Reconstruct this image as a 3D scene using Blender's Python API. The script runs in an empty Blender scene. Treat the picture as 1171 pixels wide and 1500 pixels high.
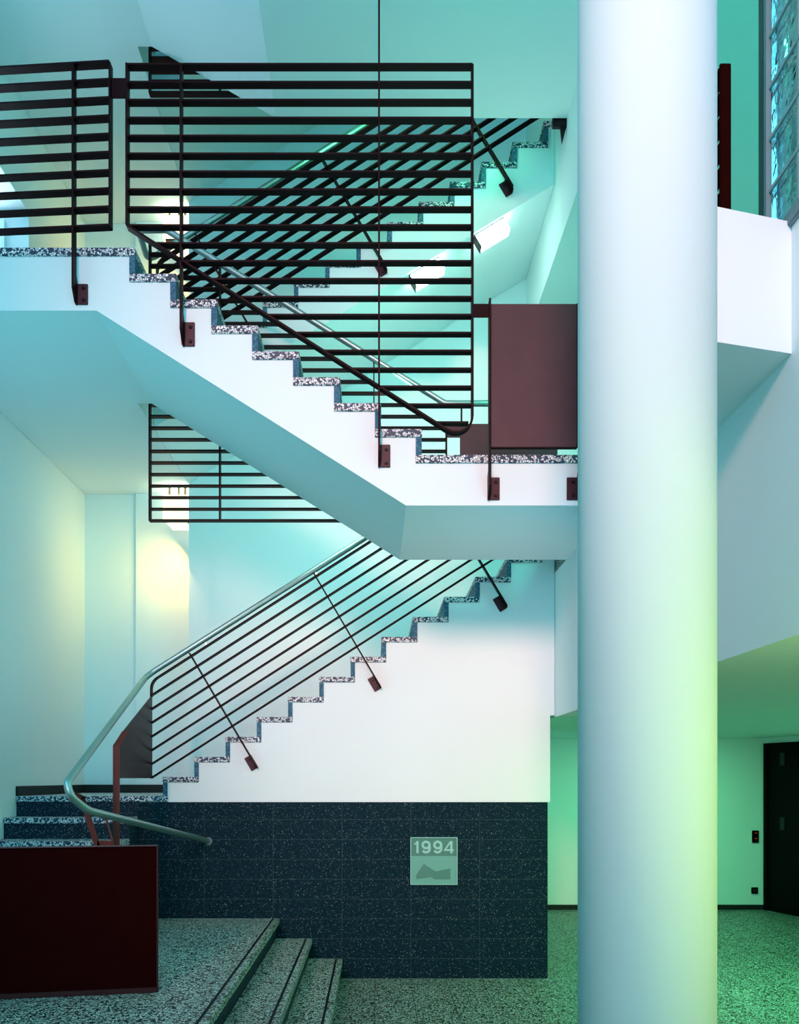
import bpy, bmesh, math
from mathutils import Vector, Matrix

scene = bpy.context.scene
COL = scene.collection
F = 1250.0            # focal length in px of the 1171 x 1500 frame
CZ = 1.70             # eye height
VX, VY = 550.0, 1140.0

def P(px, py, d):     # a point at depth d read off the survey of the photograph
    return Vector(((px - VX) * d / F, d, CZ - (py - VY) * d / F))
def XZ(px, py, d):
    v = P(px, py, d); return (v.x, v.z)

# ------------------------------------------------------------------ materials
def new_mat(name, color=(.8, .8, .8), rough=.6, metal=0.0, spec=.5):
    m = bpy.data.materials.new(name); m.use_nodes = True
    b = m.node_tree.nodes['Principled BSDF']
    b.inputs['Base Color'].default_value = (*color, 1)
    b.inputs['Roughness'].default_value = rough
    b.inputs['Metallic'].default_value = metal
    b.inputs['Specular IOR Level'].default_value = spec
    return m, m.node_tree.nodes, m.node_tree.links, b

def pos_node(n, l):
    return n.new('ShaderNodeNewGeometry').outputs['Position']

def mth(n, l, op, a, b=None, c=None):
    k = n.new('ShaderNodeMath'); k.operation = op
    for i, v in enumerate((a, b, c)):
        if v is None: continue
        if isinstance(v, (int, float)): k.inputs[i].default_value = v
        else: l.new(v, k.inputs[i])
    return k.outputs[0]

def mixc(n, l, fac, a, b):
    k = n.new('ShaderNodeMix'); k.data_type = 'RGBA'
    if isinstance(fac, (int, float)): k.inputs[0].default_value = fac
    else: l.new(fac, k.inputs[0])
    for i, v in ((6, a), (7, b)):
        if isinstance(v, tuple): k.inputs[i].default_value = (*v, 1)
        else: l.new(v, k.inputs[i])
    return k.outputs[2]

def ramp(n, l, src, p0, p1):
    k = n.new('ShaderNodeMapRange'); l.new(src, k.inputs[0])
    k.inputs[1].default_value = p0; k.inputs[2].default_value = p1
    return k.outputs[0]

def plaster(name, color):
    m, n, l, b = new_mat(name, color, .92, 0, .15)
    t = n.new('ShaderNodeTexNoise'); t.inputs['Scale'].default_value = 1.3; t.inputs['Detail'].default_value = 4
    l.new(pos_node(n, l), t.inputs['Vector'])
    c = mixc(n, l, ramp(n, l, t.outputs[0], .3, .7), tuple(x * .985 for x in color), color)
    l.new(c, b.inputs['Base Color'])
    t2 = n.new('ShaderNodeTexNoise'); t2.inputs['Scale'].default_value = 180
    l.new(pos_node(n, l), t2.inputs['Vector'])
    bu = n.new('ShaderNodeBump'); bu.inputs['Strength'].default_value = .05; bu.inputs['Distance'].default_value = .002
    l.new(t2.outputs[0], bu.inputs['Height']); l.new(bu.outputs[0], b.inputs['Normal'])
    return m

def terrazzo(name, scale, chip, chip2, matrix, keep=.25, rough=.45, joints=None, edge=(.04, .10)):
    m, n, l, b = new_mat(name, chip, rough, 0, .3)
    p = pos_node(n, l)
    v = n.new('ShaderNodeTexVoronoi'); v.inputs['Scale'].default_value = scale
    l.new(p, v.inputs['Vector'])
    e = n.new('ShaderNodeTexVoronoi'); e.feature = 'DISTANCE_TO_EDGE'; e.inputs['Scale'].default_value = scale
    l.new(p, e.inputs['Vector'])
    sep = n.new('ShaderNodeSeparateColor'); l.new(v.outputs['Color'], sep.inputs[0])
    body = ramp(n, l, e.outputs['Distance'], *edge)
    on = mth(n, l, 'GREATER_THAN', sep.outputs[0], keep)
    fac = mth(n, l, 'MULTIPLY', body, on)
    cc = mixc(n, l, sep.outputs[1], chip2, chip)
    c = mixc(n, l, fac, matrix, cc)
    if joints:
        s = n.new('ShaderNodeSeparateXYZ'); l.new(p, s.inputs[0])
        for k, (per, off) in enumerate(joints):
            q = mth(n, l, 'FRACT', mth(n, l, 'DIVIDE', mth(n, l, 'ADD', s.outputs[k], off), per))
            d = mth(n, l, 'ABSOLUTE', mth(n, l, 'SUBTRACT', q, .5))
            j = mth(n, l, 'GREATER_THAN', d, .5 - .003 / per)
            c = mixc(n, l, mth(n, l, 'MULTIPLY', j, .8), c, matrix)
    l.new(c, b.inputs['Base Color'])
    return m

def granite(name, base, speck, amount=.86, joints=False):
    m, n, l, b = new_mat(name, base, .5, 0, .05)
    p = pos_node(n, l)
    v = n.new('ShaderNodeTexVoronoi'); v.inputs['Scale'].default_value = 170
    l.new(p, v.inputs['Vector'])
    sep = n.new('ShaderNodeSeparateColor'); l.new(v.outputs['Color'], sep.inputs[0])
    near = mth(n, l, 'LESS_THAN', v.outputs['Distance'], .42)
    f = mth(n, l, 'MULTIPLY', near, mth(n, l, 'GREATER_THAN', sep.outputs[0], amount))
    t = n.new('ShaderNodeTexNoise'); t.inputs['Scale'].default_value = 60; t.inputs['Detail'].default_value = 3
    l.new(p, t.inputs['Vector'])
    c = mixc(n, l, ramp(n, l, t.outputs[0], .3, .7), tuple(x * .6 for x in base), tuple(x * 1.4 for x in base))
    c = mixc(n, l, mth(n, l, 'MULTIPLY', f, sep.outputs[1]), c, speck)
    if joints:
        s = n.new('ShaderNodeSeparateXYZ'); l.new(p, s.inputs[0])
        row = mth(n, l, 'DIVIDE', s.outputs[2], .1685)
        fr = mth(n, l, 'FRACT', row)
        jz = mth(n, l, 'GREATER_THAN', mth(n, l, 'ABSOLUTE', mth(n, l, 'SUBTRACT', fr, .5)), .488)
        xx = mth(n, l, 'FRACT', mth(n, l, 'DIVIDE', mth(n, l, 'ADD', s.outputs[0], 6 * .585 - .302), .585))
        jx = mth(n, l, 'GREATER_THAN', mth(n, l, 'ABSOLUTE', mth(n, l, 'SUBTRACT', xx, .5)), .4965)
        j = mth(n, l, 'MAXIMUM', jz, jx)
        c = mixc(n, l, mth(n, l, 'MULTIPLY', j, .55), c, (.05, .09, .10))
    l.new(c, b.inputs['Base Color'])
    return m

def metal_paint(name, color, rough=.42):
    m, n, l, b = new_mat(name, color, rough, 0, .18)
    t = n.new('ShaderNodeTexNoise'); t.inputs['Scale'].default_value = 7
    l.new(pos_node(n, l), t.inputs['Vector'])
    c = mixc(n, l, ramp(n, l, t.outputs[0], .35, .65), tuple(x * .9 for x in color), color)
    l.new(c, b.inputs['Base Color'])
    return m

def emit(name, color, strength):
    m = bpy.data.materials.new(name); m.use_nodes = True
    n, l = m.node_tree.nodes, m.node_tree.links
    n.clear()
    o = n.new('ShaderNodeOutputMaterial'); e = n.new('ShaderNodeEmission')
    e.inputs[0].default_value = (*color, 1); e.inputs[1].default_value = strength
    l.new(e.outputs[0], o.inputs[0])
    return m

M = {}
M['wall'] = plaster('cyan_tinted_white_plaster', (.73, .84, .86))  # white paint tinted cyan so the light it bounces turns cyan
M['concrete'] = plaster('cyan_tinted_white_concrete', (.745, .85, .865))  # cyan of the bounced light put into the white paint here too
M['edge'] = terrazzo('coarse_terrazzo', 74, (.88, .90, .88), (.50, .60, .66), (.012, .045, .085), .36, edge=(.05, .11))
M['floor'] = terrazzo('floor_terrazzo', 82, (.55, .66, .60), (.20, .28, .25), (.006, .014, .013), .26,
                      joints=((.30, .004), (.60, .07)), edge=(.07, .15))
M['tread'] = terrazzo('tread_terrazzo', 82, (.74, .86, .79), (.30, .40, .36), (.006, .014, .013), .24, edge=(.06, .14))
M['granite'] = granite('dark_granite', (.0022, .019, .030), (.30, .44, .48), .90, True)
M['riser'] = granite('riser_granite', (.040, .130, .200), (.35, .5, .6), .80)
M['step_granite'] = granite('step_granite', (.010, .026, .042), (.5, .58, .62), .86)
M['red'] = metal_paint('oxblood_paint', (.016, .0032, .005), .5)
M['red'].node_tree.nodes['Principled BSDF'].inputs['Specular IOR Level'].default_value = .07
M['bracket'] = metal_paint('oxblood_bracket_paint', (.055, .014, .024))
M['fold'] = metal_paint('oxblood_fold_paint', (.032, .014, .019), .4)
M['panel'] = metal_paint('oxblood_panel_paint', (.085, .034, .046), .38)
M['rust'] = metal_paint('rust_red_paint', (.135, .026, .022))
M['dark_panel'] = metal_paint('shade_darkened_oxblood', (.016, .0012, .0012), .8)  # oxblood darkened, the barrier's dim light is put into the base colour
M['dark_rim'] = metal_paint('dark_rim_paint', (.030, .008, .009), .6)
M['dark_panel'].node_tree.nodes['Principled BSDF'].inputs['Specular IOR Level'].default_value = .02
M['bolt'] = metal_paint('bolt_paint', (.022, .009, .014), .35)
M['steel'], _n, _l, _b = new_mat('brushed_steel', (.32, .46, .45), .42, .85)
M['black'] = metal_paint('black_door_paint', (.003, .004, .004), .5)
M['black'].node_tree.nodes['Principled BSDF'].inputs['Specular IOR Level'].default_value = .03
M['base'] = metal_paint('black_skirting', (.012, .016, .016), .5)
M['strip'] = metal_paint('black_rubber', (.008, .012, .016), .7)
M['stub'] = metal_paint('lamp_stub_brown', (.08, .05, .03), .5)
M['lamp'] = emit('lamp_opal_glow', (1.0, .90, .62), 2.0)
M['tube'] = emit('fluorescent_glow', (.70, 1.0, .84), 14)
M['pane'] = emit('bright_window_glow', (.62, .82, 1.0), 17.0)
M['plq'], _n, _l, _b = new_mat('plaque_green', (.11, .36, .31), .5, .0)
M['plqd'], _n, _l, _b = new_mat('plaque_dark_green', (.045, .20, .16), .5, .0)
M['plqt'], _n, _l, _b = new_mat('plaque_light_green', (.25, .56, .52), .4, .0)
M['frame'] = metal_paint('grey_blue_frame', (.16, .25, .28), .4)
M['jamb'] = metal_paint('dark_green_jamb', (.03, .10, .09), .5)
M['mortar'] = metal_paint('grey_mortar', (.26, .40, .42), .7)
M['led'] = emit('red_indicator', (.8, .04, .03), .5)
gm, gn, gl, gb = new_mat('block_glass', (.90, .99, .985), .02, 0, .5)
gb.inputs['Transmission Weight'].default_value = 1.0
gb.inputs['IOR'].default_value = 1.45
gt = gn.new('ShaderNodeTexNoise'); gt.inputs['Scale'].default_value = 14
gl.new(pos_node(gn, gl), gt.inputs['Vector'])
gbu = gn.new('ShaderNodeBump'); gbu.inputs['Strength'].default_value = .22; gbu.inputs['Distance'].default_value = .02
gl.new(gt.outputs[0], gbu.inputs['Height']); gl.new(gbu.outputs[0], gb.inputs['Normal'])
M['glass'] = gm

# ------------------------------------------------------------------ mesh helpers
def box(bm, x0, x1, y0, y1, z0, z1):
    vs = [bm.verts.new((x, y, z)) for x in (x0, x1) for y in (y0, y1) for z in (z0, z1)]
    for f in ((0, 1, 3, 2), (4, 6, 7, 5), (0, 4, 5, 1), (2, 3, 7, 6), (0, 2, 6, 4), (1, 5, 7, 3)):
        bm.faces.new([vs[i] for i in f])

def prism(bm, pts, axis, a, b):
    """polygon pts (2D) extruded along axis from a to b. axis y: pts=(x,z); z: (x,y); x: (y,z)"""
    def mk(p, t):
        if axis == 'y': return (p[0], t, p[1])
        if axis == 'z': return (p[0], p[1], t)
        return (t, p[0], p[1])
    va = [bm.verts.new(mk(p, a)) for p in pts]; vb = [bm.verts.new(mk(p, b)) for p in pts]
    k = len(pts)
    bm.faces.new(va); bm.faces.new(vb[::-1])
    for i in range(k):
        bm.faces.new((va[i], vb[i], vb[(i + 1) % k], va[(i + 1) % k]))

def flat(bm, p0, p1, wdir, w, t):
    """flat bar from p0 to p1, w wide along wdir, t thick across"""
    p0, p1, wd = Vector(p0), Vector(p1), Vector(wdir).normalized()
    ax = (p1 - p0).normalized(); wd = (wd - ax * wd.dot(ax)).normalized()
    td = ax.cross(wd)
    r = []
    for p in (p0, p1):
        r.append([bm.verts.new(p + wd * (w / 2 * a) + td * (t / 2 * b)) for a, b in ((-1, -1), (1, -1), (1, 1), (-1, 1))])
    bm.faces.new(r[0]); bm.faces.new(r[1][::-1])
    for i in range(4):
        bm.faces.new((r[0][i], r[1][i], r[1][(i + 1) % 4], r[0][(i + 1) % 4]))

def fillet(pts, rad, seg=8):
    pts = [Vector(p) for p in pts]; out = [pts[0]]
    for i in range(1, len(pts) - 1):
        a, b, c = pts[i - 1], pts[i], pts[i + 1]
        r = rad[i] if isinstance(rad, dict) and i in rad else (rad.get('d', 0) if isinstance(rad, dict) else rad)
        u, v = (a - b).normalized(), (c - b).normalized()
        ang = u.angle(v)
        if r <= 0 or ang > 3.1: out.append(b); continue
        tl = min(r / math.tan(ang / 2), (a - b).length * .48, (c - b).length * .48)
        rr = tl * math.tan(ang / 2)
        cen = b + (u + v).normalized() * (rr / math.sin(ang / 2))
        s, e = b + u * tl - cen, b + v * tl - cen
        tot = s.angle(e); axis = s.cross(e).normalized()
        for k in range(seg + 1):
            out.append(cen + Matrix.Rotation(tot * k / seg, 3, axis) @ s)
    out.append(pts[-1]); return out

def ribbon(bm, pts, y0, y1, t, closed=False):
    """flat strip following 2D points (x,z), t thick, spanning y0..y1"""
    k = len(pts); off = []
    for i in range(k):
        a = Vector(pts[i - 1]) if (i > 0 or closed) else None
        b = Vector(pts[i]); c = Vector(pts[(i + 1) % k]) if (i < k - 1 or closed) else None
        d1 = (b - a).normalized() if a is not None else (c - b).normalized()
        d2 = (c - b).normalized() if c is not None else d1
        n1, n2 = Vector((-d1.y, d1.x)), Vector((-d2.y, d2.x))
        nn = (n1 + n2); nn = nn.normalized() / max(.35, nn.normalized().dot(n1))
        off.append((b + nn * t / 2, b - nn * t / 2))
    rows = []
    for p, q in off:
        rows.append([bm.verts.new((v.x, y, v.y)) for v, y in ((p, y0), (p, y1), (q, y1), (q, y0))])
    for i in range(k if closed else k - 1):
        r, s = rows[i], rows[(i + 1) % k]
        for j in range(4):
            bm.faces.new((r[j], s[j], s[(j + 1) % 4], r[(j + 1) % 4]))
    if not closed:
        bm.faces.new(rows[0]); bm.faces.new(rows[-1][::-1])

def tube(bm, pts, r, seg=16):
    pts = [Vector(p) for p in pts]; rings = []
    up = None
    for i, p in enumerate(pts):
        d = (pts[min(i + 1, len(pts) - 1)] - pts[max(i - 1, 0)]).normalized()
        if up is None:
            up = Vector((0, 0, 1)) if abs(d.z) < .9 else Vector((1, 0, 0))
        up = (up - d * up.dot(d)).normalized(); sd = d.cross(up)
        rings.append([bm.verts.new(p + (up * math.cos(a) + sd * math.sin(a)) * r)
                      for a in (2 * math.pi * j / seg for j in range(seg))])
    for a, b in zip(rings, rings[1:]):
        for j in range(seg):
            f = bm.faces.new((a[j], a[(j + 1) % seg], b[(j + 1) % seg], b[j])); f.smooth = True
    bm.faces.new(rings[0][::-1]); bm.faces.new(rings[-1])

def disc(bm, c, axis, r, h, seg=18):
    c, a = Vector(c), Vector(axis).normalized()
    tube(bm, [c, c + a * h], r, seg)

def root_of(o):
    while o.parent: o = o.parent
    return o

def obj(name, bm, mat, parent=None, bevel=0.0, origin=None):
    bmesh.ops.recalc_face_normals(bm, faces=bm.faces)
    if bevel > 0:
        bmesh.ops.bevel(bm, geom=list(bm.edges), offset=bevel, segments=2, affect='EDGES', clamp_overlap=True)
    off = Vector(origin) if origin is not None else Vector((0, 0, 0))
    if parent: off = Vector(root_of(parent).location)
    if off.length: bmesh.ops.translate(bm, verts=bm.verts, vec=-off)
    me = bpy.data.meshes.new(name); bm.to_mesh(me); bm.free()
    me.materials.append(mat)
    o = bpy.data.objects.new(name, me); COL.objects.link(o)
    if parent: o.parent = parent
    elif origin is not None: o.location = off
    return o

def tag(o, label, cat, group=None, kind='thing'):
    o['label'] = label; o['category'] = cat
    if group: o['group'] = group
    if kind: o['kind'] = kind
    return o

def thing(name, label, cat, loc, group=None):
    o = bpy.data.objects.new(name, None); COL.objects.link(o)
    o.location = loc; o.empty_display_size = .1
    return tag(o, label, cat, group)

def struct(name, bm, mat, label=None, cat=None, parent=None):
    o = obj(name, bm, mat, parent)
    if parent is None:
        o['kind'] = 'structure'; o['label'] = label or name; o['category'] = cat or name.split('_')[0]
    return o

def BM(): return bmesh.new()
def bxo(*a):
    bm = BM(); box(bm, *a); return bm

# ------------------------------------------------------------------ survey
S1, S2 = 229.5, 172.0
D1, DW, D2 = F / S1, 6.80, F / S2          # front of upper flights, their far edge, front of lower flight
DB, DL = 8.64, 8.97                        # back wall, landing back wall
XL, XR = -3.055, 1.53
L1, LU, L2, L3 = CZ + 2.06, CZ + 3.38, CZ + 5.59, CZ + 6.225
S_L1, S_LU, S_L2, S_L3 = CZ + 1.741, CZ + 2.985, CZ + 5.26, CZ + 5.83
ROOF = 11.0
ST = 3.53                                  # storey height
Z0 = 1.548                                 # lowest landing
PZ = .511                                  # platform

# ------------------------------------------------------------------ room shell
struct('floor', bxo(-3.2, 8.0, -5, 12, -.15, 0), M['floor'], 'black and white terrazzo floor of the ground level', 'floor')
struct('ceiling', bxo(-3.2, 8.0, -5, 12, ROOF, ROOF + .15), M['wall'], 'white ceiling high over the stairwell', 'ceiling')
# left wall with the opening to a side room on the upper landing
bm = BM()
box(bm, XL - .15, XL, -5, DL + .15, 0, LU - .2)
box(bm, XL - .15, XL, 7.52, DL + .15, LU - .2, ROOF)
box(bm, XL - .15, XL, -5, 4.6, LU - .2, ROOF)
box(bm, XL - .15, XL, 4.6, 7.52, CZ + 4.98, ROOF)
struct('wall_left', bm, M['wall'], 'white left wall beside the landings', 'wall')
bm = BM()
box(bm, XL, -2.51, DL, DL + .15, 0, ROOF)
box(bm, -2.51, -1.89, DL - .03, DL + .15, 0, ROOF)
struct('wall_back', bm, M['wall'], 'white recessed wall at the back of the landings', 'wall')
struct('wall_stair', bxo(-1.889, XR + .15, DB, DB + .5, 0, ROOF), M['wall'], 'white wall behind the rising flights', 'wall')
# right wall: open passage below, open corridor on the first floor, glass blocks near the viewer
bm = BM()
OH = CZ + 4.44
box(bm, XR, XR + .15, 1.2, DB, 2.22, L1 - .31)
box(bm, XR, XR + .15, 3.42, DB, OH, ROOF)
box(bm, XR, XR + .15, 1.2, 3.42, 8.6, ROOF)
box(bm, XR, XR + .15, 1.2, 3.42, L1 - .31, CZ + 2.023)
box(bm, XR, XR + .15, -5, 1.2, 0, ROOF)
box(bm, XR + .02, XR + .15, 3.362, 3.42, CZ + 2.023, ROOF)
struct('wall_right', bm, M['wall'], 'white right wall with open passage below and corridor opening above', 'wall')
# ground floor passage
bm = BM()
box(bm, 1.40, 5.06, 11.06, 11.2, 0, 2.3)
struct('wall_passage', bm, M['wall'], 'green lit wall at the end of the ground floor passage', 'wall')
bm = BM()
prism(bm, [(5.06, 11.06), (5.50, 9.6), (5.64, 9.62), (5.2, 11.2), (5.06, 11.2)], 'z', 0, 2.3)
box(bm, 5.5, 5.65, 1.0, 9.62, 0, 2.3)
struct('wall_door', bm, M['wall'], 'short green lit wall turning toward the black door', 'wall')
struct('ceiling_passage', bxo(XR + .15, 5.8, 1.0, 11.2, 2.22, 2.34), M['wall'], 'low ceiling of the ground floor passage', 'ceiling')
bm = BM(); box(bm, XR + .15, XR + .17, 1.0, 11.06, 0, 2.22)
bm.free()
bm = BM(); box(bm, 1.3, 1.45, DB, 11.06, 0, 2.3)
struct('wall_inner', bm, M['wall'], 'white wall behind the stair block along the passage', 'wall')
bm = BM(); box(bm, 1.45, 5.05, 11.035, 11.06, 0, .062)
struct('baseboard_passage', bm, M['base'], 'black baseboard along the green lit passage wall', 'baseboard')
bm = BM(); box(bm, XR, 5.8, .9, 1.05, 0, 2.3)
struct('wall_near', bm, M['wall'], 'white wall closing the near end of the passage', 'wall')
# first floor corridor on the right
bm = BM()
box(bm, 4.6, 4.75, 1.2, DB + .3, L1 - .3, OH + .2)
box(bm, XR, 4.75, DB, DB + .3, L1 - .3, OH + .2)
box(bm, XR + .15, 4.75, 3.2, 3.35, L1 - .3, OH + .2)
struct('wall_corridor', bm, M['wall'], 'teal lit wall of the first floor corridor beyond the column', 'wall')
struct('ceiling_corridor', bxo(XR + .15, 4.75, 3.35, DB, OH, OH + .15), M['wall'], 'ceiling of the first floor corridor', 'ceiling')
struct('floor_corridor', bxo(XR, 4.6, 3.42, DB, L1 - .31, L1 - .005), M['floor'], 'terrazzo floor of the first floor corridor', 'floor')
# side room on the upper left
bm = BM()
box(bm, -5.2, XL - .15, 7.52, 7.67, LU - .2, CZ + 5.4)
box(bm, -5.2, XL - .15, 4.45, 4.6, LU - .2, CZ + 5.4)
box(bm, -5.35, -5.2, 4.45, 7.67, LU - .2, CZ + 5.4)
struct('wall_side', bm, M['wall'], 'pale wall of the side room off the upper landing', 'wall')
struct('ceiling_side', bxo(-5.2, XL - .15, 4.6, 7.52, CZ + 4.98, CZ + 5.1), M['wall'], 'ceiling of the side room off the upper landing', 'ceiling')
struct('floor_side', bxo(-5.2, XL, 4.6, 7.52, LU - .2, LU), M['floor'], 'floor of the side room off the upper landing', 'floor')
w = struct('window_1', bxo(-4.30, -3.29, 7.50, 7.515, LU + .05, CZ + 4.86), M['pane'], 'bright window of the side room at left edge', 'window')
bm = BM()
for x in (-4.32, -3.78, -3.27): box(bm, x - .02, x + .02, 7.47, 7.52, LU + .01, CZ + 4.90)
for z in (LU + .03, CZ + 4.88): box(bm, -4.30, -3.29, 7.47, 7.52, z - .02, z + .02)
obj('window_frame', bm, M['wall'], w)

# ------------------------------------------------------------------ door, switch, socket
def at_door(t, z): # along the oblique wall
    a, b = Vector((5.06, 11.06, 0)), Vector((5.50, 9.6, 0))
    v = a + (b - a) * t; return Vector((v.x, v.y, z))
nrm = Vector((-1.46, -.44, 0)).normalized()
d0, d1 = at_door(.03, 0), at_door(.75, 0)
def door_quad(bm, a, b, z0, z1, t0, t1):
    pts = [(p + nrm * t) for p, t in ((a, t0), (b, t0), (b, t1), (a, t1))]
    prism(bm, [(p.x, p.y) for p in pts], 'z', z0, z1)
bm = BM(); door_quad(bm, d0, d1, 0, 2.12, .003, .035)
door = struct('door_1', bm, M['black'], 'black door at the far end of the green lit passage', 'door')
bm = BM()
door_quad(bm, at_door(.02, 0), at_door(.06, 0), 0, 2.15, .035, .06)
door_quad(bm, at_door(.72, 0), at_door(.76, 0), 0, 2.15, .035, .06)
door_quad(bm, at_door(.06, 0), at_door(.72, 0), 2.09, 2.15, .035, .06)
obj('door_frame', bm, M['black'], door)
for z in (1.05, 1.86):
    bm = BM(); door_quad(bm, at_door(.20, 0), at_door(.25, 0), z, z + .16, .035, .05)
    obj('hinge', bm, M['base'], door)
sw = thing('light_switch', 'black double light switch with red indicators on green passage wall', 'switch', (4.88, 11.05, .85))
c = P(1107, 1225.5, 11.05)
obj('switch_plate', bxo(c.x - .042, c.x + .042, 11.038, 11.06, c.z - .08, c.z + .08), M['black'], sw, .004)
for dz in (.036, -.036):
    r = obj('rocker', bxo(c.x - .03, c.x + .03, 11.031, 11.039, c.z + dz - .03, c.z + dz + .03), M['black'], sw, .003)
    obj('indicator', bxo(c.x - .016, c.x + .016, 11.028, 11.032, c.z + dz + .008, c.z + dz + .016), M['led'], r)
c = P(1106, 1304.5, 11.05)
so = thing('wall_socket', 'small square black socket low on the passage wall', 'socket', (c.x, 11.05, c.z))
obj('socket_plate', bxo(c.x - .042, c.x + .042, 11.04, 11.06, c.z - .042, c.z + .042), M['black'], so, .004)
bm = BM(); disc(bm, (c.x, 11.04, c.z), (0, -1, 0), .024, .004); obj('socket_face', bm, M['base'], so)

# ------------------------------------------------------------------ granite base wall, plaque
struct('wall_granite', bxo(-2.02, 1.465, D2 - .02, D2 + .009, 0, 1.496), M['granite'], 'dark speckled granite wall under the lowest flight', 'wall')
pl = P(602.5, 1295, D2 - .03); pr = P(669.5, 1227.5, D2 - .03)
pq = thing('wall_plaque', 'green square plaque reading 1994 on the dark granite wall', 'plaque', (pl.x, D2 - .02, pl.z))
zm = P(0, 1254, D2 - .03).z
obj('relief_field', bxo(pl.x, pr.x, D2 - .030, D2 - .018, pl.z, zm), M['plq'], pq, .002)
obj('date_field', bxo(pl.x, pr.x, D2 - .027, D2 - .018, zm, pr.z), M['plqd'], pq)
bm = BM()
box(bm, pl.x - .004, pr.x + .004, D2 - .034, D2 - .018, pr.z, pr.z + .006)
box(bm, pl.x - .004, pr.x + .004, D2 - .034, D2 - .018, pl.z - .006, pl.z)
box(bm, pl.x - .006, pl.x, D2 - .034, D2 - .018, pl.z, pr.z); box(bm, pr.x, pr.x + .006, D2 - .034, D2 - .018, pl.z, pr.z)
obj('rim', bm, M['plqt'], pq)
def plq(zx, zy): return XZ(590 + zx / 11.71, 1215 + zy / 11.71, D2 - .03)
bm = BM()
prism(bm, [plq(*q) for q in ((230, 790), (365, 590), (570, 722), (820, 668), (822, 852), (545, 852), (490, 812), (240, 852))], 'y', D2 - .033, D2 - .028)
obj('relief_shape', bm, M['plqd'], pq)
def nx(zx, zy):
    v = P(590 + zx / 11.71, 1215 + zy / 11.71, D2 - .03); return Vector((v.x, v.z))
def ell(cx, cy, rx, ry, a0, a1, n=20):
    return [nx(cx + rx * math.cos(math.radians(a0 + (a1 - a0) * k / n)), cy + ry * math.sin(math.radians(a0 + (a1 - a0) * k / n))) for k in range(n + 1)]
NY0, NY1, NT = D2 - .034, D2 - .024, .0205
bm = BM(); ribbon(bm, [nx(255, 200), nx(255, 410)], NY0, NY1, NT); ribbon(bm, [nx(200, 256), nx(232, 243), nx(250, 215)], NY0 + .0005, NY1, .013)
obj('numeral', bm, M['plqt'], pq, .002)
for cx in (403, 603):
    bm = BM(); ribbon(bm, ell(cx, 268, 58, 56, 0, 360, 24)[:-1], NY0, NY1, NT, True)
    ribbon(bm, [nx(cx + 60, 262), nx(cx + 60, 300)] + ell(cx - 2, 330, 62, 64, -10, 150, 16), NY0 + .0005, NY1, NT)
    obj('numeral', bm, M['plqt'], pq, .0015)
bm = BM(); ribbon(bm, [nx(836, 200), nx(836, 410)], NY0, NY1, NT); ribbon(bm, [nx(880, 354), nx(726, 354), nx(826, 206)], NY0 + .0005, NY1, .015)
obj('numeral', bm, M['plqt'], pq, .0015)

# ------------------------------------------------------------------ ground floor platform with three steps
pf = thing('entrance_platform', 'low terrazzo platform with three steps down to the right', 'steps', (-1.5, 5, 0))
N3 = (-.814, -.535, -.279)
Y0P, Y1P = 1.3, D2 - .0225
bm = BM(); box(bm, XL, N3[0] - .03, Y0P, Y1P, 0, PZ - .05)
box(bm, N3[0] - .03, N3[1] - .03, Y0P, Y1P, 0, PZ * 2 / 3 - .05); box(bm, N3[1] - .03, N3[2] - .03, Y0P, Y1P, 0, PZ / 3 - .05)
obj('step_core', bm, M['step_granite'], pf)
for i, x1 in enumerate(N3):
    x0 = XL if i == 0 else N3[i - 1] - .03
    z = PZ * (3 - i) / 3
    obj('tread', bxo(x0, x1, Y0P, Y1P, z - .05, z), M['tread'], pf, .004)
    obj('grip_strip', bxo(x1 - .060, x1 - .043, Y0P + .02, Y1P - .02, z - .004, z + .0015), M['strip'], pf)

# ------------------------------------------------------------------ steps on the left up to the lowest landing
fs = thing('short_flight', 'dark granite steps with terrazzo noses rising to the lowest landing', 'steps', (-2.5, 6.5, PZ))
XS = -2.02
rz = (Z0 - PZ) / 6
bm = BM()
prof = [(D2 + .0, PZ), (D2 + .0, Z0 - .046)]
for k in range(1, 6):
    y = D2 - .268 * (k - 1) + .02
    prof += [(y, Z0 - rz * k - .046 + (0 if k else 0))] if False else []
pts = [(D2 + .02, PZ)]
for k in range(5, 0, -1):
    y0 = D2 - .268 * k + .012
    pts += [(y0, PZ if k == 5 else Z0 - rz * (k + 1) - .046), (y0, Z0 - rz * k - .046)]
pts += [(D2 + .02, Z0 - rz - .046)]
prism(bm, pts[::-1], 'x', XL, XS)
obj('granite_core', bm, M['step_granite'], fs)
for k in range(1, 6):
    z = Z0 - rz * k
    obj('tread', bxo(XL, XS, D2 - .268 * k, D2 - .268 * (k - 1) + .015 if k > 1 else D2 - .021, z - .046, z), M['edge'], fs, .004)
obj('top_riser', bxo(XL, XS, D2 - .008, D2 + .06, Z0 - rz, Z0 - .046), M['step_granite'], fs)

# lowest landing
la = thing('lowest_landing', 'lowest landing with terrazzo nose above the dark steps', 'landing', (-2.4, 8, Z0))
obj('slab', bxo(XL, -1.81, D2 + .012, DL, Z0 - .30, Z0 - .046), M['concrete'], la)
obj('terrazzo_top', bxo(XL, -1.765, D2 - .022, DL, Z0 - .046, Z0), M['edge'], la, .003)
bm = BM(); box(bm, XL + .018, -1.80, DL - .05, DL - .03, Z0, Z0 + .085)
struct('baseboard_back', bm, M['base'], 'dark baseboard behind the lowest landing', 'baseboard')
bm = BM(); box(bm, XL, XL + .018, D2 - .02, DL, Z0, Z0 + .085)
struct('baseboard_left', bm, M['base'], 'dark baseboard on the left wall of the lowest landing', 'baseboard')

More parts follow.
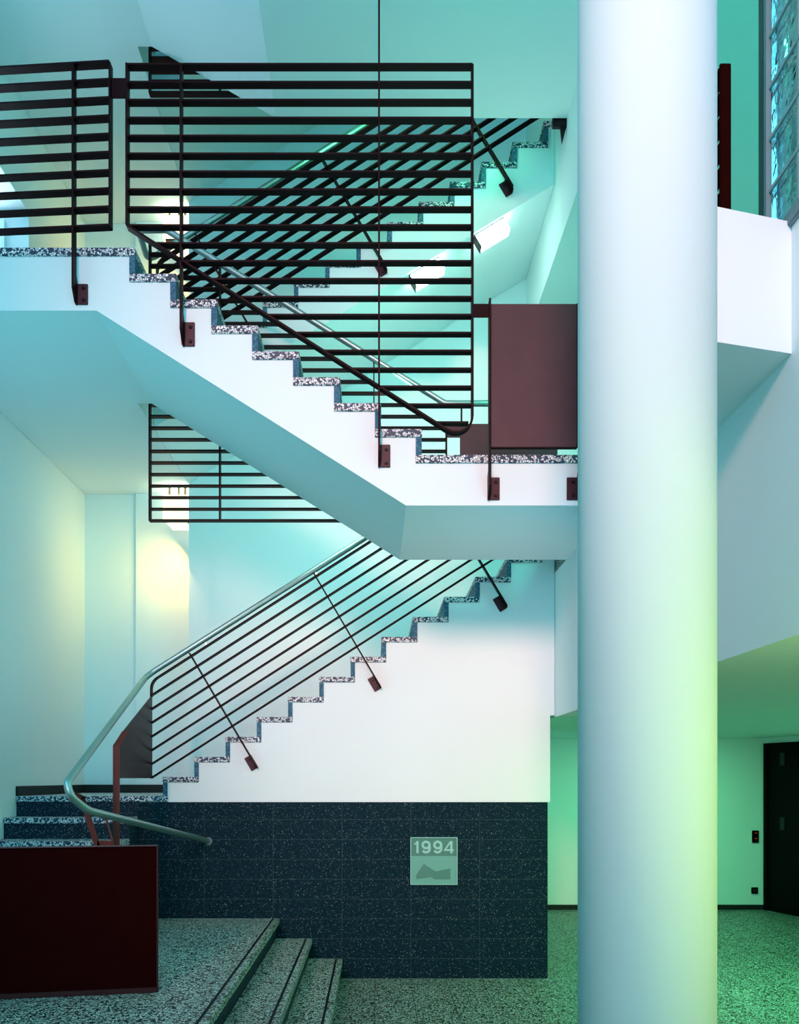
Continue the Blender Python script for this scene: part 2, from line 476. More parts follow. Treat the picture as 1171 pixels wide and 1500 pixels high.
# ------------------------------------------------------------------ flights
TK, RT = .046, .040
def rising(name, label, dx, dz, n, zland, body_bottom, xr, fillx=None):
    """flight rising to the right whose front stands at D2"""
    f = thing(name, label, 'staircase', (0 + dx, D2, Z0 + dz))
    xs = [(238.8 - VX) / S2 + .266 * k + dx for k in range(n + 1)]
    zs = [CZ + .012 + .1701 * k + dz for k in range(n)] + [zland]
    pts = []
    for k in range(n):
        xin = xs[k] + RT
        pts += [(xin, (Z0 + dz if k == 0 else zs[k - 1]) - TK), (xin, zs[k] - TK)]
    pts += [(xs[n] + RT, zs[n - 1] - TK), (xs[n] + RT, zs[n] - TK), (xr, zs[n] - TK)]
    pts = [(min(p[0], xr), p[1]) for p in pts]
    bm = BM(); prism(bm, pts + body_bottom, 'y', D2, DB - .004)
    obj('flight_slab', bm, M['concrete'], f)
    for k in range(n + 1):
        x1 = min(xs[k] + .302, xr) if k < n else xr
        if k == n and xs[k] > xr: break
        obj('tread', bxo(xs[k], x1, D2 - .014, DB - .004, zs[k] - TK, zs[k]), M['edge'], f, .004)
        zb = Z0 + dz if k == 0 else zs[k - 1]
        obj('riser', bxo(xs[k] + .003, xs[k] + RT, D2 - .010, DB - .004, zb, zs[k] - TK), M['riser'], f)
    return f, xs, zs
lower, xsL, zsL = rising('stair_flight', 'lowest white flight rising right above the dark granite wall', 0, 0, 12, L1,
                         [(1.527, 2.235), (1.49, 2.235), (1.49, 1.497), (-1.769, 1.497)], 1.527)
third, xsT, zsT = rising('stair_flight', 'upper flight rising right behind the crossing railings near the top', .05, ST, 12, L2,
                         [(1.527, CZ + 5.06), (-1.89, S_LU), (-1.89, LU - TK)], 1.527)

fifth, _x, _z = rising('stair_flight', 'highest flight overhead glimpsed above the crossing railings at top left', .05, L3 - Z0, 12, L3 + 2.21,
                       [(1.527, S_L3 + .60 * 3.417), (-1.89, S_L3), (-1.89, L3 - TK)], 1.527)

def descending():
    f = thing('stair_flight', 'middle white flight descending right in front of the others', 'staircase', (0, D1, L1))
    x0 = (190 - VX) / S1
    xs = [x0 + .261 * k for k in range(8)]
    zs = [LU - .165 * (k + 1) for k in range(8)]
    pts = [(-1.78, S_LU), (-1.78, LU - .05)]
    for k in range(8):
        zprev = LU if k == 0 else zs[k - 1]
        pts += [(xs[k], zprev - .05), (xs[k], zs[k] - .05)]
    xk = (595 - VX) / S1
    pts += [(xs[7] + .01, L1 - .05), (xs[7] + .01, S_L1)] if xs[7] + .01 > xk else []
    pts += [(xk, S_L1)]
    bm = BM(); prism(bm, pts, 'y', D1, DW)
    obj('flight_slab', bm, M['concrete'], f)
    for k in range(8):
        zprev = LU if k == 0 else zs[k - 1]
        if k < 7:
            obj('tread', bxo(xs[k], xs[k] + .301, D1 - .014, DW + .01, zs[k] - .05, zs[k]), M['edge'], f, .004)
        obj('riser', bxo(xs[k], xs[k] + .038, D1 - .010, DW + .008, zs[k], zprev - .05), M['riser'], f)
    return f, xs, zs
mid, xsM, zsM = descending()

f4 = thing('stair_flight', 'short flight overhead joining the two highest landings', 'staircase', (-1.2, D1, L2))
x4 = [-1.60 + .26 * k for k in range(4)]
pts = [(-1.78, S_L3), (-1.78, L3 - .05)]
for k in range(4):
    z = L3 - .159 * (k + 1)
    pts += [(x4[k], L3 - .159 * k - .05), (x4[k], z - .05)]
pts += [(-.60, L2 - .05), (-.60, S_L2), (-.79, S_L2)]
bm = BM(); prism(bm, pts, 'y', D1, DW); obj('flight_slab', bm, M['concrete'], f4)
for k in range(4):
    z = L3 - .159 * (k + 1)
    if k < 3: obj('tread', bxo(x4[k], x4[k] + .30, D1 - .014, DW + .01, z - .05, z), M['edge'], f4, .004)
    obj('riser', bxo(x4[k], x4[k] + .038, D1 - .01, DW + .008, z, z + .159 - .05), M['riser'], f4)

def l_plan(x1, x2):
    return [(XL + .003, D1), (x1, D1), (x1, DW), (x2, DW), (x2, DL - .034), (-2.514, DL - .034), (-2.514, DL - .004), (XL + .003, DL - .004)]
ul = thing('upper_landing', 'white landing slab at upper left with terrazzo edge', 'landing', (-2.4, D1, S_LU))
bm = BM(); prism(bm, l_plan(-1.7802, -1.894), 'z', S_LU, LU - .05); obj('slab', bm, M['concrete'], ul)
pl2 = [(XL, D1 - .014), (x := xsM[0] + .038, D1 - .014), (x, DW + .01), (-1.884, DW + .01), (-1.884, DL - .03), (-2.51, DL - .03), (-2.51, DL), (XL, DL)]
bm = BM(); prism(bm, pl2, 'z', LU - .05, LU); obj('terrazzo_top', bm, M['edge'], ul, .003)
m1 = thing('middle_landing', 'white landing slab left of the column with terrazzo edge', 'landing', (1, D1, S_L1))
bm = BM(); box(bm, xsM[7] + .01, XR, D1, DW, S_L1, L1 - .05); obj('slab', bm, M['concrete'], m1)
bm = BM(); box(bm, xsM[7], XR, D1 - .014, DW + .01, L1 - .05, L1); obj('terrazzo_top', bm, M['edge'], m1, .003)
l2 = thing('top_landing', 'highest landing slab overhead at top centre', 'landing', (.5, D1, S_L2))
bm = BM(); box(bm, -.60, XR, D1, DW, S_L2, L2 - .05); obj('slab', bm, M['concrete'], l2)
obj('terrazzo_top', bxo(-.60, XR, D1 - .014, DW + .01, L2 - .05, L2), M['edge'], l2)
l3 = thing('top_landing', 'highest landing slab overhead at top left', 'landing', (-2.4, D1, S_L3))
bm = BM(); prism(bm, l_plan(-1.7802, -1.894), 'z', S_L3, L3 - .05); obj('slab', bm, M['concrete'], l3)
pl3 = [(XL, D1 - .014), (-1.56, D1 - .014), (-1.56, DW + .01), (-1.884, DW + .01), (-1.884, DL - .03), (-2.51, DL - .03), (-2.51, DL), (XL, DL)]
bm = BM(); prism(bm, pl3, 'z', L3 - .05, L3); obj('terrazzo_top', bm, M['edge'], l3)

# ------------------------------------------------------------------ column, beam, walkway
CXc, CYc, CR = .9465, 2.9835, .2322
bm = BM(); tube(bm, [(CXc, CYc, 0), (CXc, CYc, ROOF)], CR, 96)
col = obj('column', bm, M['concrete'], None, 0, (CXc, CYc, 0))
tag(col, 'tall round white column in front of the stairs', 'column')
bz0, bz1 = CZ + 1.56, CZ + 2.044
bm = BM()
prism(bm, [(1.1715, 3.037), (XR, 3.135), (XR, 3.42), (1.02, 3.30), (1.0, 3.1)], 'z', bz0, bz1)
bea = obj('beam', bm, M['concrete'], None, 0, (1.35, 3.1, bz0))
tag(bea, 'white concrete beam joining the round column to the right wall', 'beam')
wk = thing('walkway_slab', 'narrow white floor slab behind the round column along the right wall', 'slab', (1.42, 4.2, bz0))
bm = BM(); prism(bm, [(1.02, 3.301), (XR, 3.421), (XR, D1 - .016), (1.31, D1 - .016), (1.25, 3.9)], 'z', bz0, bz1 - .02); obj('slab', bm, M['concrete'], wk)
bm = BM(); prism(bm, [(1.02, 3.301), (XR, 3.421), (XR, D1 - .016), (1.31, D1 - .016), (1.25, 3.9)], 'z', bz1 - .02, bz1 + .012); obj('terrazzo_top', bm, M['edge'], wk)
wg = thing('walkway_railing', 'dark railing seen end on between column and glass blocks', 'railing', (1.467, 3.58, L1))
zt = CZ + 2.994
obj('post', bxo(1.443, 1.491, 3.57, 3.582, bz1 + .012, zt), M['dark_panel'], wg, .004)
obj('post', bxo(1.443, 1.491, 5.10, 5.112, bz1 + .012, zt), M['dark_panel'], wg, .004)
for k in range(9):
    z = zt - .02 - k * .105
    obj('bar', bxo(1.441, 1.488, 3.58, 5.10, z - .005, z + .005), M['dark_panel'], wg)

# ------------------------------------------------------------------ glass block window
gw = obj('window_2', bxo(XR - .006, XR + .10, 3.325, 3.345, CZ + 2.03, 8.6), M['frame'])
gw['kind'] = 'structure'; gw['label'] = 'glass block window above the beam at right edge'; gw['category'] = 'window'
obj('jamb_strip', bxo(XR, XR + .10, 3.346, 3.405, CZ + 2.03, 8.6), M['jamb'], gw)
BH, BW, ZB = .201, .221, 1140
zr0 = CZ + (1140 - 287) / 373.0 - BH
bm = BM()
NR, NC = 15, 6
for r in range(NR + 1):
    z = zr0 + r * BH
    box(bm, XR + .004, XR + .090, 3.325 - NC * BW, 3.325, z - .007, z + .007)
for c_ in range(1, NC + 1):
    y = 3.325 - c_ * BW
    box(bm, XR + .007, XR + .093, y - .007, y + .007, zr0, zr0 + NR * BH)
obj('mortar_joint', bm, M['mortar'], gw)
for r in range(NR):
    for c_ in range(NC):
        y1 = 3.325 - c_ * BW - .008; y0 = y1 - BW + .016; z0 = zr0 + r * BH + .008; z1 = z0 + BH - .016
        bm = BM()
        box(bm, XR + .010, XR + .084, y0, y1, z0, z1)
        obj('glass_block', bm, M['glass'], gw, .0025)
obj('sill_bar', bxo(XR - .018, XR + .12, 1.25, 3.362, zr0 - .062, zr0 - .007), M['frame'], gw, .006)
struct('wall_head', bxo(XR, XR + .15, 1.2, 3.36, zr0 + NR * BH + .007, 8.6), M['wall'], 'white wall above the glass block window', 'wall')
struct('wall_jamb', bxo(XR, XR + .15, 1.2, 3.325 - NC * BW - .007, zr0 - .007, zr0 + NR * BH + .007), M['wall'], 'white wall beside the glass block window', 'wall')

# ------------------------------------------------------------------ railings
W, T = .058, .011
def bracket(parent, c, wall_y, rot=0.0, w=.066, h=.125, side=1, mat='bracket'):
    """bolted wall plate; c is the plate centre (x,z), rot tilts it in the wall plane"""
    R = Matrix.Rotation(rot, 2)
    def q(u, v): return tuple(Vector(c) + R @ Vector((u, v)))
    bm = BM(); prism(bm, [q(-w / 2, -h / 2), q(w / 2, -h / 2), q(w / 2, h / 2), q(-w / 2, h / 2)], 'y', wall_y - .012, wall_y)
    b = obj('bracket', bm, M[mat], parent, .003)
    for v in (h * .3, -h * .3):
        x, z = q(.006, v)
        bm = BM(); disc(bm, (x, wall_y - .012, z), (0, -1, 0), .013, .012, 6); disc(bm, (x, wall_y - .022, z), (0, -1, 0), .006, .012, 8)
        obj('bolt', bm, M['bolt'], b)
    return b

def post(parent, px, y_top, y_plate0, y_plate1, dmid, wall_y, plate_dx=.045):
    """vertical flat post, widened at the foot to reach the wall plate beside it"""
    x = P(px, 0, dmid).x; zt_ = P(0, y_top, dmid).z
    zp1, zp0 = P(0, y_plate0, wall_y).z, P(0, y_plate1, wall_y).z
    bm = BM()
    prism(bm, [(dmid - W / 2, zt_), (dmid + W / 2, zt_), (dmid + W / 2, zp1 + .04), (wall_y, zp1), (wall_y, zp0), (wall_y - .03, zp0), (dmid - W / 2, zp0 + .07)],
          'x', x - .006, x + .006)
    o = obj('post', bm, M['red'], parent)
    bracket(parent, (x + .006 + plate_dx - .012, (zp0 + zp1) / 2), wall_y, 0, .066, zp1 - zp0)
    return o

# near railing of the middle flight
DN = D1 - .062
yA, yB = DN - W / 2, DN + W / 2
g1 = thing('stair_railing', 'large dark railing of level bars along the middle flight', 'railing', P(440, 660, DN))
corner = [XZ(692, 99, DN), XZ(692, 655, DN), XZ(187, 333, DN), XZ(187, 97, DN)]
fr = fillet([(p[0], p[1], 0) for p in corner], {1: .104, 2: .01})
bm = BM(); ribbon(bm, [(v.x, v.y) for v in fr], yA, yB, .013); obj('frame', bm, M['red'], g1)
def diag(y):  # x of the sloping frame at picture height y
    return 187 if y < 333 else 187 + (y - 333) / .6376
bar_y = [98.4 + 26.12 * k for k in range(21)]
for y in bar_y:
    if y > 632: break
    xl, xr_ = diag(y) + 1, 692
    if y > 610: xl, xr_ = diag(y) + 1, 686
    a, b = P(xl, y, DN), P(xr_, y, DN)
    bm = BM(); box(bm, a.x, b.x, yA + .002, yB - .002, a.z - T / 2, a.z + T / 2); obj('bar', bm, M['red'], g1)
post(g1, 266, 99, 473, 508, DN, D1)
post(g1, 555.5, -150, 652, 685, DN, D1)
lk = P(175, 129, DN)
# landing railing at left
g2 = thing('stair_railing', 'dark level bar railing on the upper landing at left edge', 'railing', P(80, 365, DN))
xa, xb = P(162, 0, DN).x, -2.96
def g2y(x): return DN + (xa - x) * .068
z2 = [P(0, y, DN).z for y in (94 + 26.55 * k for k in range(10))]
for z in z2:
    a, b = Vector((xa, DN, z)), Vector((xb, g2y(xb), z))
    bm = BM(); flat(bm, a, b, (0, 1, 0), W, T); obj('bar', bm, M['red'], g2)
zt, zb = P(0, 95, DN).z, z2[-1] - T / 2
obj('end_post', bxo(xa - .005, xa + .007, yA, yB, zb, zt), M['red'], g2, .002)
post(g2, 108.5, 97, 417, 447, DN + .01, D1)
obj('link_plate', bxo(P(160, 0, DN).x, P(188, 0, DN).x, DN - .004, DN + .004, P(0, 144, DN).z, P(0, 115, DN).z), M['red'], g1)

# sheet metal guard of the middle landing
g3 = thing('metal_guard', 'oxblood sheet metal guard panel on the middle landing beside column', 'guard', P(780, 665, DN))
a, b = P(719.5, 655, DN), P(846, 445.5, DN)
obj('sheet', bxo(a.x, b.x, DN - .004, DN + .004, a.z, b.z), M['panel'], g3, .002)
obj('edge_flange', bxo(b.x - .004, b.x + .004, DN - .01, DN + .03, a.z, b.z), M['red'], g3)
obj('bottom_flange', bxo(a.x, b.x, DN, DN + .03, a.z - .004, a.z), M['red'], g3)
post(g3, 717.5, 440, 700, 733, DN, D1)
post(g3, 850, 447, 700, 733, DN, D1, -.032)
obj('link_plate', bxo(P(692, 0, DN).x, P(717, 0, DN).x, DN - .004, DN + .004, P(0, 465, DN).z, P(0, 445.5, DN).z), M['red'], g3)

# well railings: far side of the descending flights
DV = 6.862
def well(label, dz, with_rail):
    g = thing('well_railing', label, 'railing', P(430, 763, DV) + Vector((0, 0, dz)))
    V = Vector((0, 0, dz))
    pts = [P(220, 763, DV), P(220, 354, DV), P(654, 632, DV), P(654, 763, DV), P(220, 763, DV)]
    p2 = [(p.x, p.z + dz) for p in pts[:4]]
    bm = BM(); ribbon(bm, p2, DV - W / 2, DV + W / 2, .012, True); obj('frame', bm, M['red'], g)
    for k in range(1, 24):
        y = 763 - 16.95 * k
        x1 = 654 if y > 632 else 654 - (632 - y) / .6406
        if x1 < 228: break
        a, b = P(221, y, DV) + V, P(x1, y, DV) + V
        bm = BM(); box(bm, a.x, b.x, DV - W / 2 + .002, DV + W / 2 - .002, a.z - T / 2, a.z + T / 2); obj('bar', bm, M['red'], g)
    for px, yt, yb in ((322.5, 388, 763), (548, 534, 763)) :
        a, b = P(px, yt, DV) + V, P(px, yb, DV) + V
        bm = BM(); box(bm, a.x - .005, a.x + .005, DV - W / 2 - .001, DV + W / 2 + .001, b.z, a.z); obj('post', bm, M['red'], g)
    return g
wr = well('dark level bar railing hanging in the stair well behind middle flight', 0, True)
well('dark railing end hanging below the overhead flight at top left', 3.43, False)
# far guard panel + handrail of middle landing
g4 = thing('metal_guard', 'low oxblood sheet panel on the far edge of the middle landing', 'guard', P(740, 664, DV))
a, b = P(674, 670, DV), P(817, 621, DV)
obj('sheet', bxo(a.x, b.x, DV - .004, DV + .004, L1 + .01, b.z), M['panel'], g4, .002)
obj('link_plate', bxo(P(653, 0, DV).x, a.x, DV - .004, DV + .004, P(0, 641, DV).z, P(0, 624, DV).z), M['panel'], g4)
obj('foot', bxo(a.x + .02, a.x + .07, DV - .05, DV + .0, L1 - .02, L1 + .02), M['red'], g4)
obj('foot', bxo(b.x - .07, b.x - .02, DV - .05, DV + .0, L1 - .02, L1 + .02), M['red'], g4)

# railings of the two flights rising right
DG = D2 - .062
SL = .1701 / .266
def slope_railing(label, dx, dz, lowest):
    V = Vector((dx, 0, dz))
    g = thing('stair_railing', label, 'railing', P(300, 1090, DG) + V)
    xr_max = 1.42
    XA = P(222, 0, DG).x + dx
    ys = [1019 + 20.1 * k for k in range(7)]
    for y in ys:
        a = P(222, y, DG) + V
        e = Vector((xr_max, DG, a.z + (xr_max - a.x) * SL))
        bm = BM(); flat(bm, a, e, (0, 1, 0), W, T); obj('bar', bm, M['red'], g)
    # curved top bar
    p = [P(222, 1021, DG) + V, P(222, 1000, DG) + V]
    q = P(280, 961.5, DG) + V
    e = Vector((xr_max, DG, q.z + (xr_max - q.x) * SL))
    xk = XA; zk = q.z - (q.x - xk) * SL
    fl = fillet([(XA, p[0].z, 0), (XA, zk, 0), (e.x, e.z, 0)], .22, 10)
    bm = BM(); ribbon(bm, [(v.x, v.y) for v in fl], DG - W / 2, DG + W / 2, T); obj('top_bar', bm, M['red'], g)
    # posts square to the slope with tilted plates
    ang = math.atan(SL)
    for (tx, ty), (bx_, by) in (((278, 957), (371, 1115)), ((460, 840), (553, 998)), ((644, 724), (738, 880))):
        t_, b_ = P(tx, ty, DG) + V, P(bx_, by, DG) + V
        dirv = (b_ - t_).normalized()
        bm = BM(); flat(bm, t_, b_ + dirv * .05, (0, 1, 0), W, .010); obj('post', bm, M['red'], g)
        sidev = Vector((dirv.z, 0, -dirv.x)); sidev = -sidev if sidev.x < 0 else sidev
        bm = BM(); n2 = Vector((dirv.x, dirv.z)); c2 = Vector((b_.x, b_.z))
        bm2 = BM(); flat(bm2, b_ - dirv * .06 + Vector((0, .03, 0)), b_ + dirv * .06 + Vector((0, .03, 0)), (0, 1, 0), .06, .012); obj('foot', bm2, M['red'], g)
        bm.free()
        rot = math.atan2(dirv.x, -dirv.z)
        off = Vector((math.cos(rot), math.sin(rot))) * -.030
        bracket(g, (c2.x + off.x, c2.y + off.y), D2, rot, .062, .125)
    return g
gl_ = slope_railing('slim sloping bar railing of the lowest flight below steel handrail', 0, 0, True)
gt_ = slope_railing('dark sloping bar railing crossing behind the large level bars', .05, ST, False)

# steel handrails
HR = .025
A = P(215, 990, DG); Bp = Vector((-1.955, 5.32, CZ - .07))
end = Vector((P(305, 1232, D2 - .02).x, D2 - .02, P(0, 1232, D2 - .02).z))
top = Vector((1.38, DG, A.z + (1.38 - A.x) * .632))
bendC = P(128, 1187, 5.55)
path = fillet([top, A, Bp, bendC, end], {1: .12, 2: .10, 3: .25}, 8)
bm = BM(); tube(bm, path, HR); obj('handrail', bm, M['steel'], gl_)['label'] = 'green grey steel handrail'
bm = BM(); disc(bm, end, (0, -1, 0), .033, .008, 24); obj('wall_rosette', bm, M['frame'], gl_)
for px, py in ((300, 936), (462, 834)):
    c = P(px, py, DG)
    bm = BM(); flat(bm, c + Vector((0, 0, .0)), c + Vector((.014, 0, -.06)), (1, 0, 0), .012, .008); obj('rail_bracket', bm, M['steel'], gl_)
# upper handrail: along the far side of the middle flight, round the well, up the next flight
zU = CZ + 4.37
DH = 6.80
A1 = Vector((P(206, 0, DH).x, DH, zU)); A2 = P(244, 337, DH); A2.z = zU
A3 = P(652, 591, DH); A4 = Vector((1.40, DH, A3.z))
T0 = Vector((-1.90, DG, zU))
topT = Vector((1.40, DG, zU + (1.40 + 1.90) * .632))
hr = fillet([A4, A3, A2, A1 + Vector((-.02, .0, 0)), T0 + Vector((-.02, 0, 0)), topT], {1: .06, 2: .06, 3: .06, 4: .08}, 8)
bm = BM(); tube(bm, hr, HR); obj('handrail', bm, M['steel'], wr)['label'] = 'green grey steel handrail'
for px, y0_, y1_ in ((322.5, 388, 415), (548, 530, 572), (676, 596, 622)):
    a, b = P(px, y0_, DH + .03), P(px, y1_, DH + .03)
    bm = BM(); box(bm, a.x - .005, a.x + .005, DH - .01, DH + .04, b.z, a.z); obj('rail_bracket', bm, M['red'], wr)

# folded panel, post and support frame at the foot of the lowest railing
XP = P(222, 0, DG).x
bm = BM()
yF = 6.18
pts = [(DG + .02, P(0, 1018, DG).z), (6.42, CZ + .36), (yF, CZ + .245), (yF, CZ + .0), (DG + .02, CZ + .0)]
prism(bm, pts, 'x', XP - .006, XP + .002)
pn = obj('fold_panel', bm, M['fold'], gl_); pn['label'] = 'dark folded sheet panel closing the railing'
xp = P(170.5, 0, yF).x
zt = P(0, 1092, yF).z
bm = BM()
flat(bm, (xp, yF, .52), (xp, yF, zt), (1, 0, 0), .048, .010)
flat(bm, (xp, yF, zt - .006), P(184, 1072, yF + .14), (1, 0, 0), .048, .010)
o = obj('end_post', bm, M['rust'], gl_); o['label'] = 'rust red flat post with bent top'
bm = BM()
q0, q1, q2, q3 = P(120, 1168, 5.75), P(143, 1240, 5.75), P(166, 1236, 5.75), P(155, 1198, 5.75)
flat(bm, q0, q1 + (q1 - q0).normalized() * .62, (1, 0, 0), .038, .010)
flat(bm, q1 + Vector((0, 0, .02)), q2 + Vector((0, 0, 0)), (0, 0, 1), .04, .010)
flat(bm, q3, q2, (0, 1, 0), .03, .006)
flat(bm, P(97, 1158, 5.42), q0, (0, 1, 0), .03, .008)
flat(bm, P(108, 1168, 5.75), P(127, 1168, 5.75), (0, 0, 1), .012, .010)
o = obj('support_frame', bm, M['rust'], gl_); o['label'] = 'rust red support strut under the handrail bend'

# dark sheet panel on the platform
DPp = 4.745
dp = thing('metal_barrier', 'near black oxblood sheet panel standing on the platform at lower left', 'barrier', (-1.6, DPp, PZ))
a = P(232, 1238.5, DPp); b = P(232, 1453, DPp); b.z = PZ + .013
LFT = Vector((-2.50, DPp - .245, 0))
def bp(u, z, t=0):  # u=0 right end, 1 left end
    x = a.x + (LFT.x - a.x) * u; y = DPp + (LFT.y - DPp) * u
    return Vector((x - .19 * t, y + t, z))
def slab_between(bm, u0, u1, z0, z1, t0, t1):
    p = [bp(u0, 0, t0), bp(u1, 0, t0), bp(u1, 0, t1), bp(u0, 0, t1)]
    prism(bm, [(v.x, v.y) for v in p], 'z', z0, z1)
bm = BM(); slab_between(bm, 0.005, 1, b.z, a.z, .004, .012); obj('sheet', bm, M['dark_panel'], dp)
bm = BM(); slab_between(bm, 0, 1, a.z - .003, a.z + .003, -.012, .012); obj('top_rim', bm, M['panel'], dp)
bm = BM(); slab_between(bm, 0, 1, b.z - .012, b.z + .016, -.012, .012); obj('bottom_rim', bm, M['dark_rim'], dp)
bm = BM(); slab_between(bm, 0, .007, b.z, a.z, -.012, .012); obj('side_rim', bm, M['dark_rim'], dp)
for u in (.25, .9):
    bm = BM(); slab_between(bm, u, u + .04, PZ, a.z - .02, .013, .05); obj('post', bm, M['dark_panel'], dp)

# hanging dark bracket below the top landing at right
hb = thing('guard_bracket', 'black plate bracket hanging under the top landing beside the column', 'bracket', P(823, 190, DW + .05))
a, b = P(809, 190, DW + .05), P(834, 160, DW + .05)
obj('plate', bxo(a.x, b.x, DW + .012, DW + .05, a.z, b.z), M['bolt'], hb, .003)
bm = BM(); q = [XZ(820, 185, DW + .05), XZ(834, 170, DW + .05), XZ(823, 213, DW + .05)]
prism(bm, q, 'y', DW + .03, DW + .05); obj('tongue', bm, M['bolt'], hb)

# ------------------------------------------------------------------ lamps
def ceiling_lamp(label, zc):
    t = thing('ceiling_lamp', label, 'lamp', (-2.03, 8.80, zc))
    k = 1
    obj('diffuser', bxo(-2.165, -1.915, 8.68, 8.90, zc - .355, zc - .098), M['lamp'], t, .012)
    obj('rim', bxo(-2.13, -1.915, 8.66, 8.905, zc - .372, zc - .355), M['stub'], t)
    obj('bottom_diffuser', bxo(-2.115, -1.915, 8.68, 8.89, zc - .405, zc - .372), M['lamp'], t, .01)
    for x in (-2.115, -2.02, -1.955):
        obj('stub', bxo(x - .009, x + .009, 8.76, 8.79, zc - .098, zc), M['stub'], t)
    return t
ceiling_lamp('glowing opal box lamp under the upper landing at left', S_LU)
ceiling_lamp('glowing opal box lamp on the upper landing behind the bars', S_L3)

def soffit_lamp(label, px, py):
    sl = (CZ + 5.06 - S_LU) / (1.53 + 1.89)
    ax = Vector((1, 0, sl)).normalized(); nn = Vector((sl, 0, -1)).normalized()
    y0 = D2 + .03
    # find the point of the soffit at that picture position
    X = (px - VX) * (y0 + .05) / F
    base = Vector((X, y0 + .05, S_LU + (X + 1.89) * sl))
    t = thing('soffit_lamp', label, 'lamp', base)
    Lh, H, Wd = .145, .115, .10
    def quad(bm, l0, l1, h0, h1, y0_, y1_):
        p = [base + ax * l + nn * h for l, h in ((l0, h0), (l1, h0), (l1, h1), (l0, h1))]
        prism(bm, [(v.x, v.z) for v in p], 'y', y0_, y1_)
    bm = BM(); quad(bm, -Lh, Lh, .006, H, y0, y0 + Wd); obj('diffuser', bm, M['tube'], t, .008)
    bm = BM(); quad(bm, -Lh - .006, -Lh, .0, H, y0 + .001, y0 + Wd); obj('end_cap', bm, M['bolt'], t)
    bm = BM(); quad(bm, -Lh, Lh, .0, .006, y0, y0 + Wd); obj('back_plate', bm, M['frame'], t)
soffit_lamp('bright lamp under the upper flight nearest the column', 716, 330)
soffit_lamp('bright lamp under the upper flight behind the bars', 621, 388)

# ------------------------------------------------------------------ lights
def area(name, loc, target, sx, sy, power, color):
    li = bpy.data.lights.new(name, 'AREA'); li.shape = 'RECTANGLE'; li.size = sx; li.size_y = sy
    li.energy = power; li.color = color
    o = bpy.data.objects.new(name, li); COL.objects.link(o); o.location = loc
    o.rotation_euler = (Vector(target) - Vector(loc)).to_track_quat('-Z', 'Y').to_euler()
    return o
def spot(name, loc, target, power, color, size, blend, radius):
    li = bpy.data.lights.new(name, 'SPOT'); li.energy = power; li.color = color
    li.spot_size = math.radians(size); li.spot_blend = blend; li.shadow_soft_size = radius
    o = bpy.data.objects.new(name, li); COL.objects.link(o); o.location = loc
    o.rotation_euler = (Vector(target) - Vector(loc)).to_track_quat('-Z', 'Y').to_euler()
    return o
spot('key_spot', (-3.4, -16.0, 9.6), (.35, 6.2, 3.2), 24500, (1.0, .44, .38), 21, 1.0, 1.8)  # added unseen pink key that whitens the faces toward the camera
CY = (.12, .72, 1.0)
def point(name, loc, power, color, r=.08):
    li = bpy.data.lights.new(name, 'POINT'); li.energy = power; li.color = color; li.shadow_soft_size = r
    o = bpy.data.objects.new(name, li); COL.objects.link(o); o.location = loc; return o
area('passage_fluorescent', (3.3, 6.5, 2.19), (3.3, 6.5, 0), 1.2, .3, 100, (.20, 1.0, .42))
area('passage_fluorescent', (3.5, 9.7, 2.19), (3.5, 9.9, 0), .9, .3, 28, (.25, 1.0, .45))
point('passage_lamp', (2.15, 1.9, 1.35), 48, (.75, 1.0, .26), .25)
area('corridor_fluorescent', (3.2, 5.0, OH - .03), (3.2, 5.0, 0), 1.2, .3, 115, (.07, 1.0, .68))
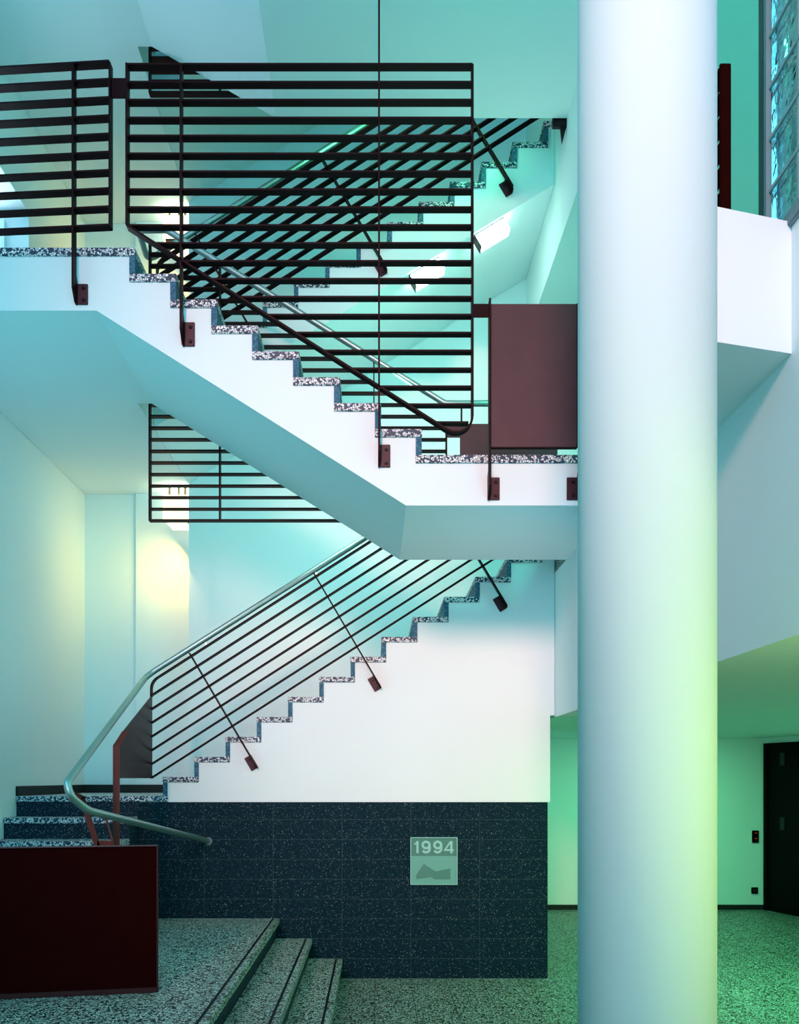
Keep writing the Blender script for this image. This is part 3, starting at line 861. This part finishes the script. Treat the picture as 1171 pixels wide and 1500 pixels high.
# unseen fill lights added to brighten soffits and back wall, not fixtures
area('soffit_fill', (-2.9, 4.9, 2.5), (-1.8, 6.0, 5.0), .5, .2, 17, CY)
area('soffit_fill', (-2.9, 4.6, 6.3), (-1.4, 5.8, 9.0), .5, .2, 10, CY)
area('soffit_fill', (1.45, 4.55, 2.3), (.2, 5.9, 4.0), .4, .2, 8, CY)
area('soffit_fill', (1.45, 4.3, 6.0), (-.2, 6.2, 8.2), .4, .2, 8, (.06, 1.0, .72))
area('back_wall_fill', (-.3, 6.92, 4.35), (-.7, 8.6, 2.7), 1.2, .12, 21, (.62, 1.0, .92))  # unseen fill added in the well to lift the back wall
area('back_wall_fill', (.1, 6.83, 7.15), (-.2, 8.6, 6.9), 1.6, .12, 27, (.20, 1.0, .50))
for zc in (S_LU, S_L3):
    area('lamp_uplight', (-2.04, 8.79, zc - .090), (-2.04, 8.79, zc),   .22, .18, 2.2, (.92, 1.0, .62))
for zc in (S_LU, S_L3):
    area('lamp_glow', (-2.02, 8.60, zc - .72), (-3.02, 8.95, zc - 1.5), .5, .4, 8, (1.0, .62, .12))
point('column_fill', (1.3, .5, 1.2), 8, (.50, 1.0, .68), .2)  # unseen green fill added for the lower column
point('column_fill', (.6, 1.6, .6), 6, (.22, .95, .85), .2)  # second added fill, for column, right wall and beam underside
point('left_wall_fill', (-2.2, 5.0, 2.2), 5, (.18, .68, 1.0), .15)  # unseen blue fill added to cool the far left wall
area('flight_soffit_fill', (.6, 6.95, 4.75), (.35, 7.8, 6.3), 1.2, .10, 14, (.42, 1.0, .82))  # unseen fill added to brighten the upper flight's soffit
area('left_wall_cross_fill', (1.46, 5.75, 2.5), (-3.0, 7.9, 1.9),   .9, .3, 9, (.78, .88, .90))  # unseen fill added behind the column to brighten the left wall
wld = bpy.data.worlds.new('World'); scene.world = wld; wld.use_nodes = True
bg = wld.node_tree.nodes['Background']
bg.inputs[0].default_value = (.115, .63, .88, 1); bg.inputs[1].default_value = 3.1

# ------------------------------------------------------------------ camera
cd = bpy.data.cameras.new('camera'); cam = bpy.data.objects.new('camera', cd); COL.objects.link(cam)
cam.location = (0, 0, CZ); cam.rotation_euler = (math.pi / 2, 0, 0)
cd.sensor_fit = 'VERTICAL'; cd.sensor_height = 36; cd.sensor_width = 36 * 1171 / 1500
cd.lens = F / 1500 * 36
cd.shift_y = (VY - 750) / 1500
cd.shift_x = (585.5 - VX) / 1500
cd.clip_start = .02
scene.camera = cam
scene.view_settings.view_transform = 'Standard'; scene.view_settings.look = 'None'
scene.view_settings.gamma = 1; scene.view_settings.exposure = -0.08
scene.view_settings.use_curve_mapping = False
scene.cycles.use_denoising = True
scene.cycles.max_bounces = 16; scene.cycles.transmission_bounces = 16; scene.cycles.diffuse_bounces = 6
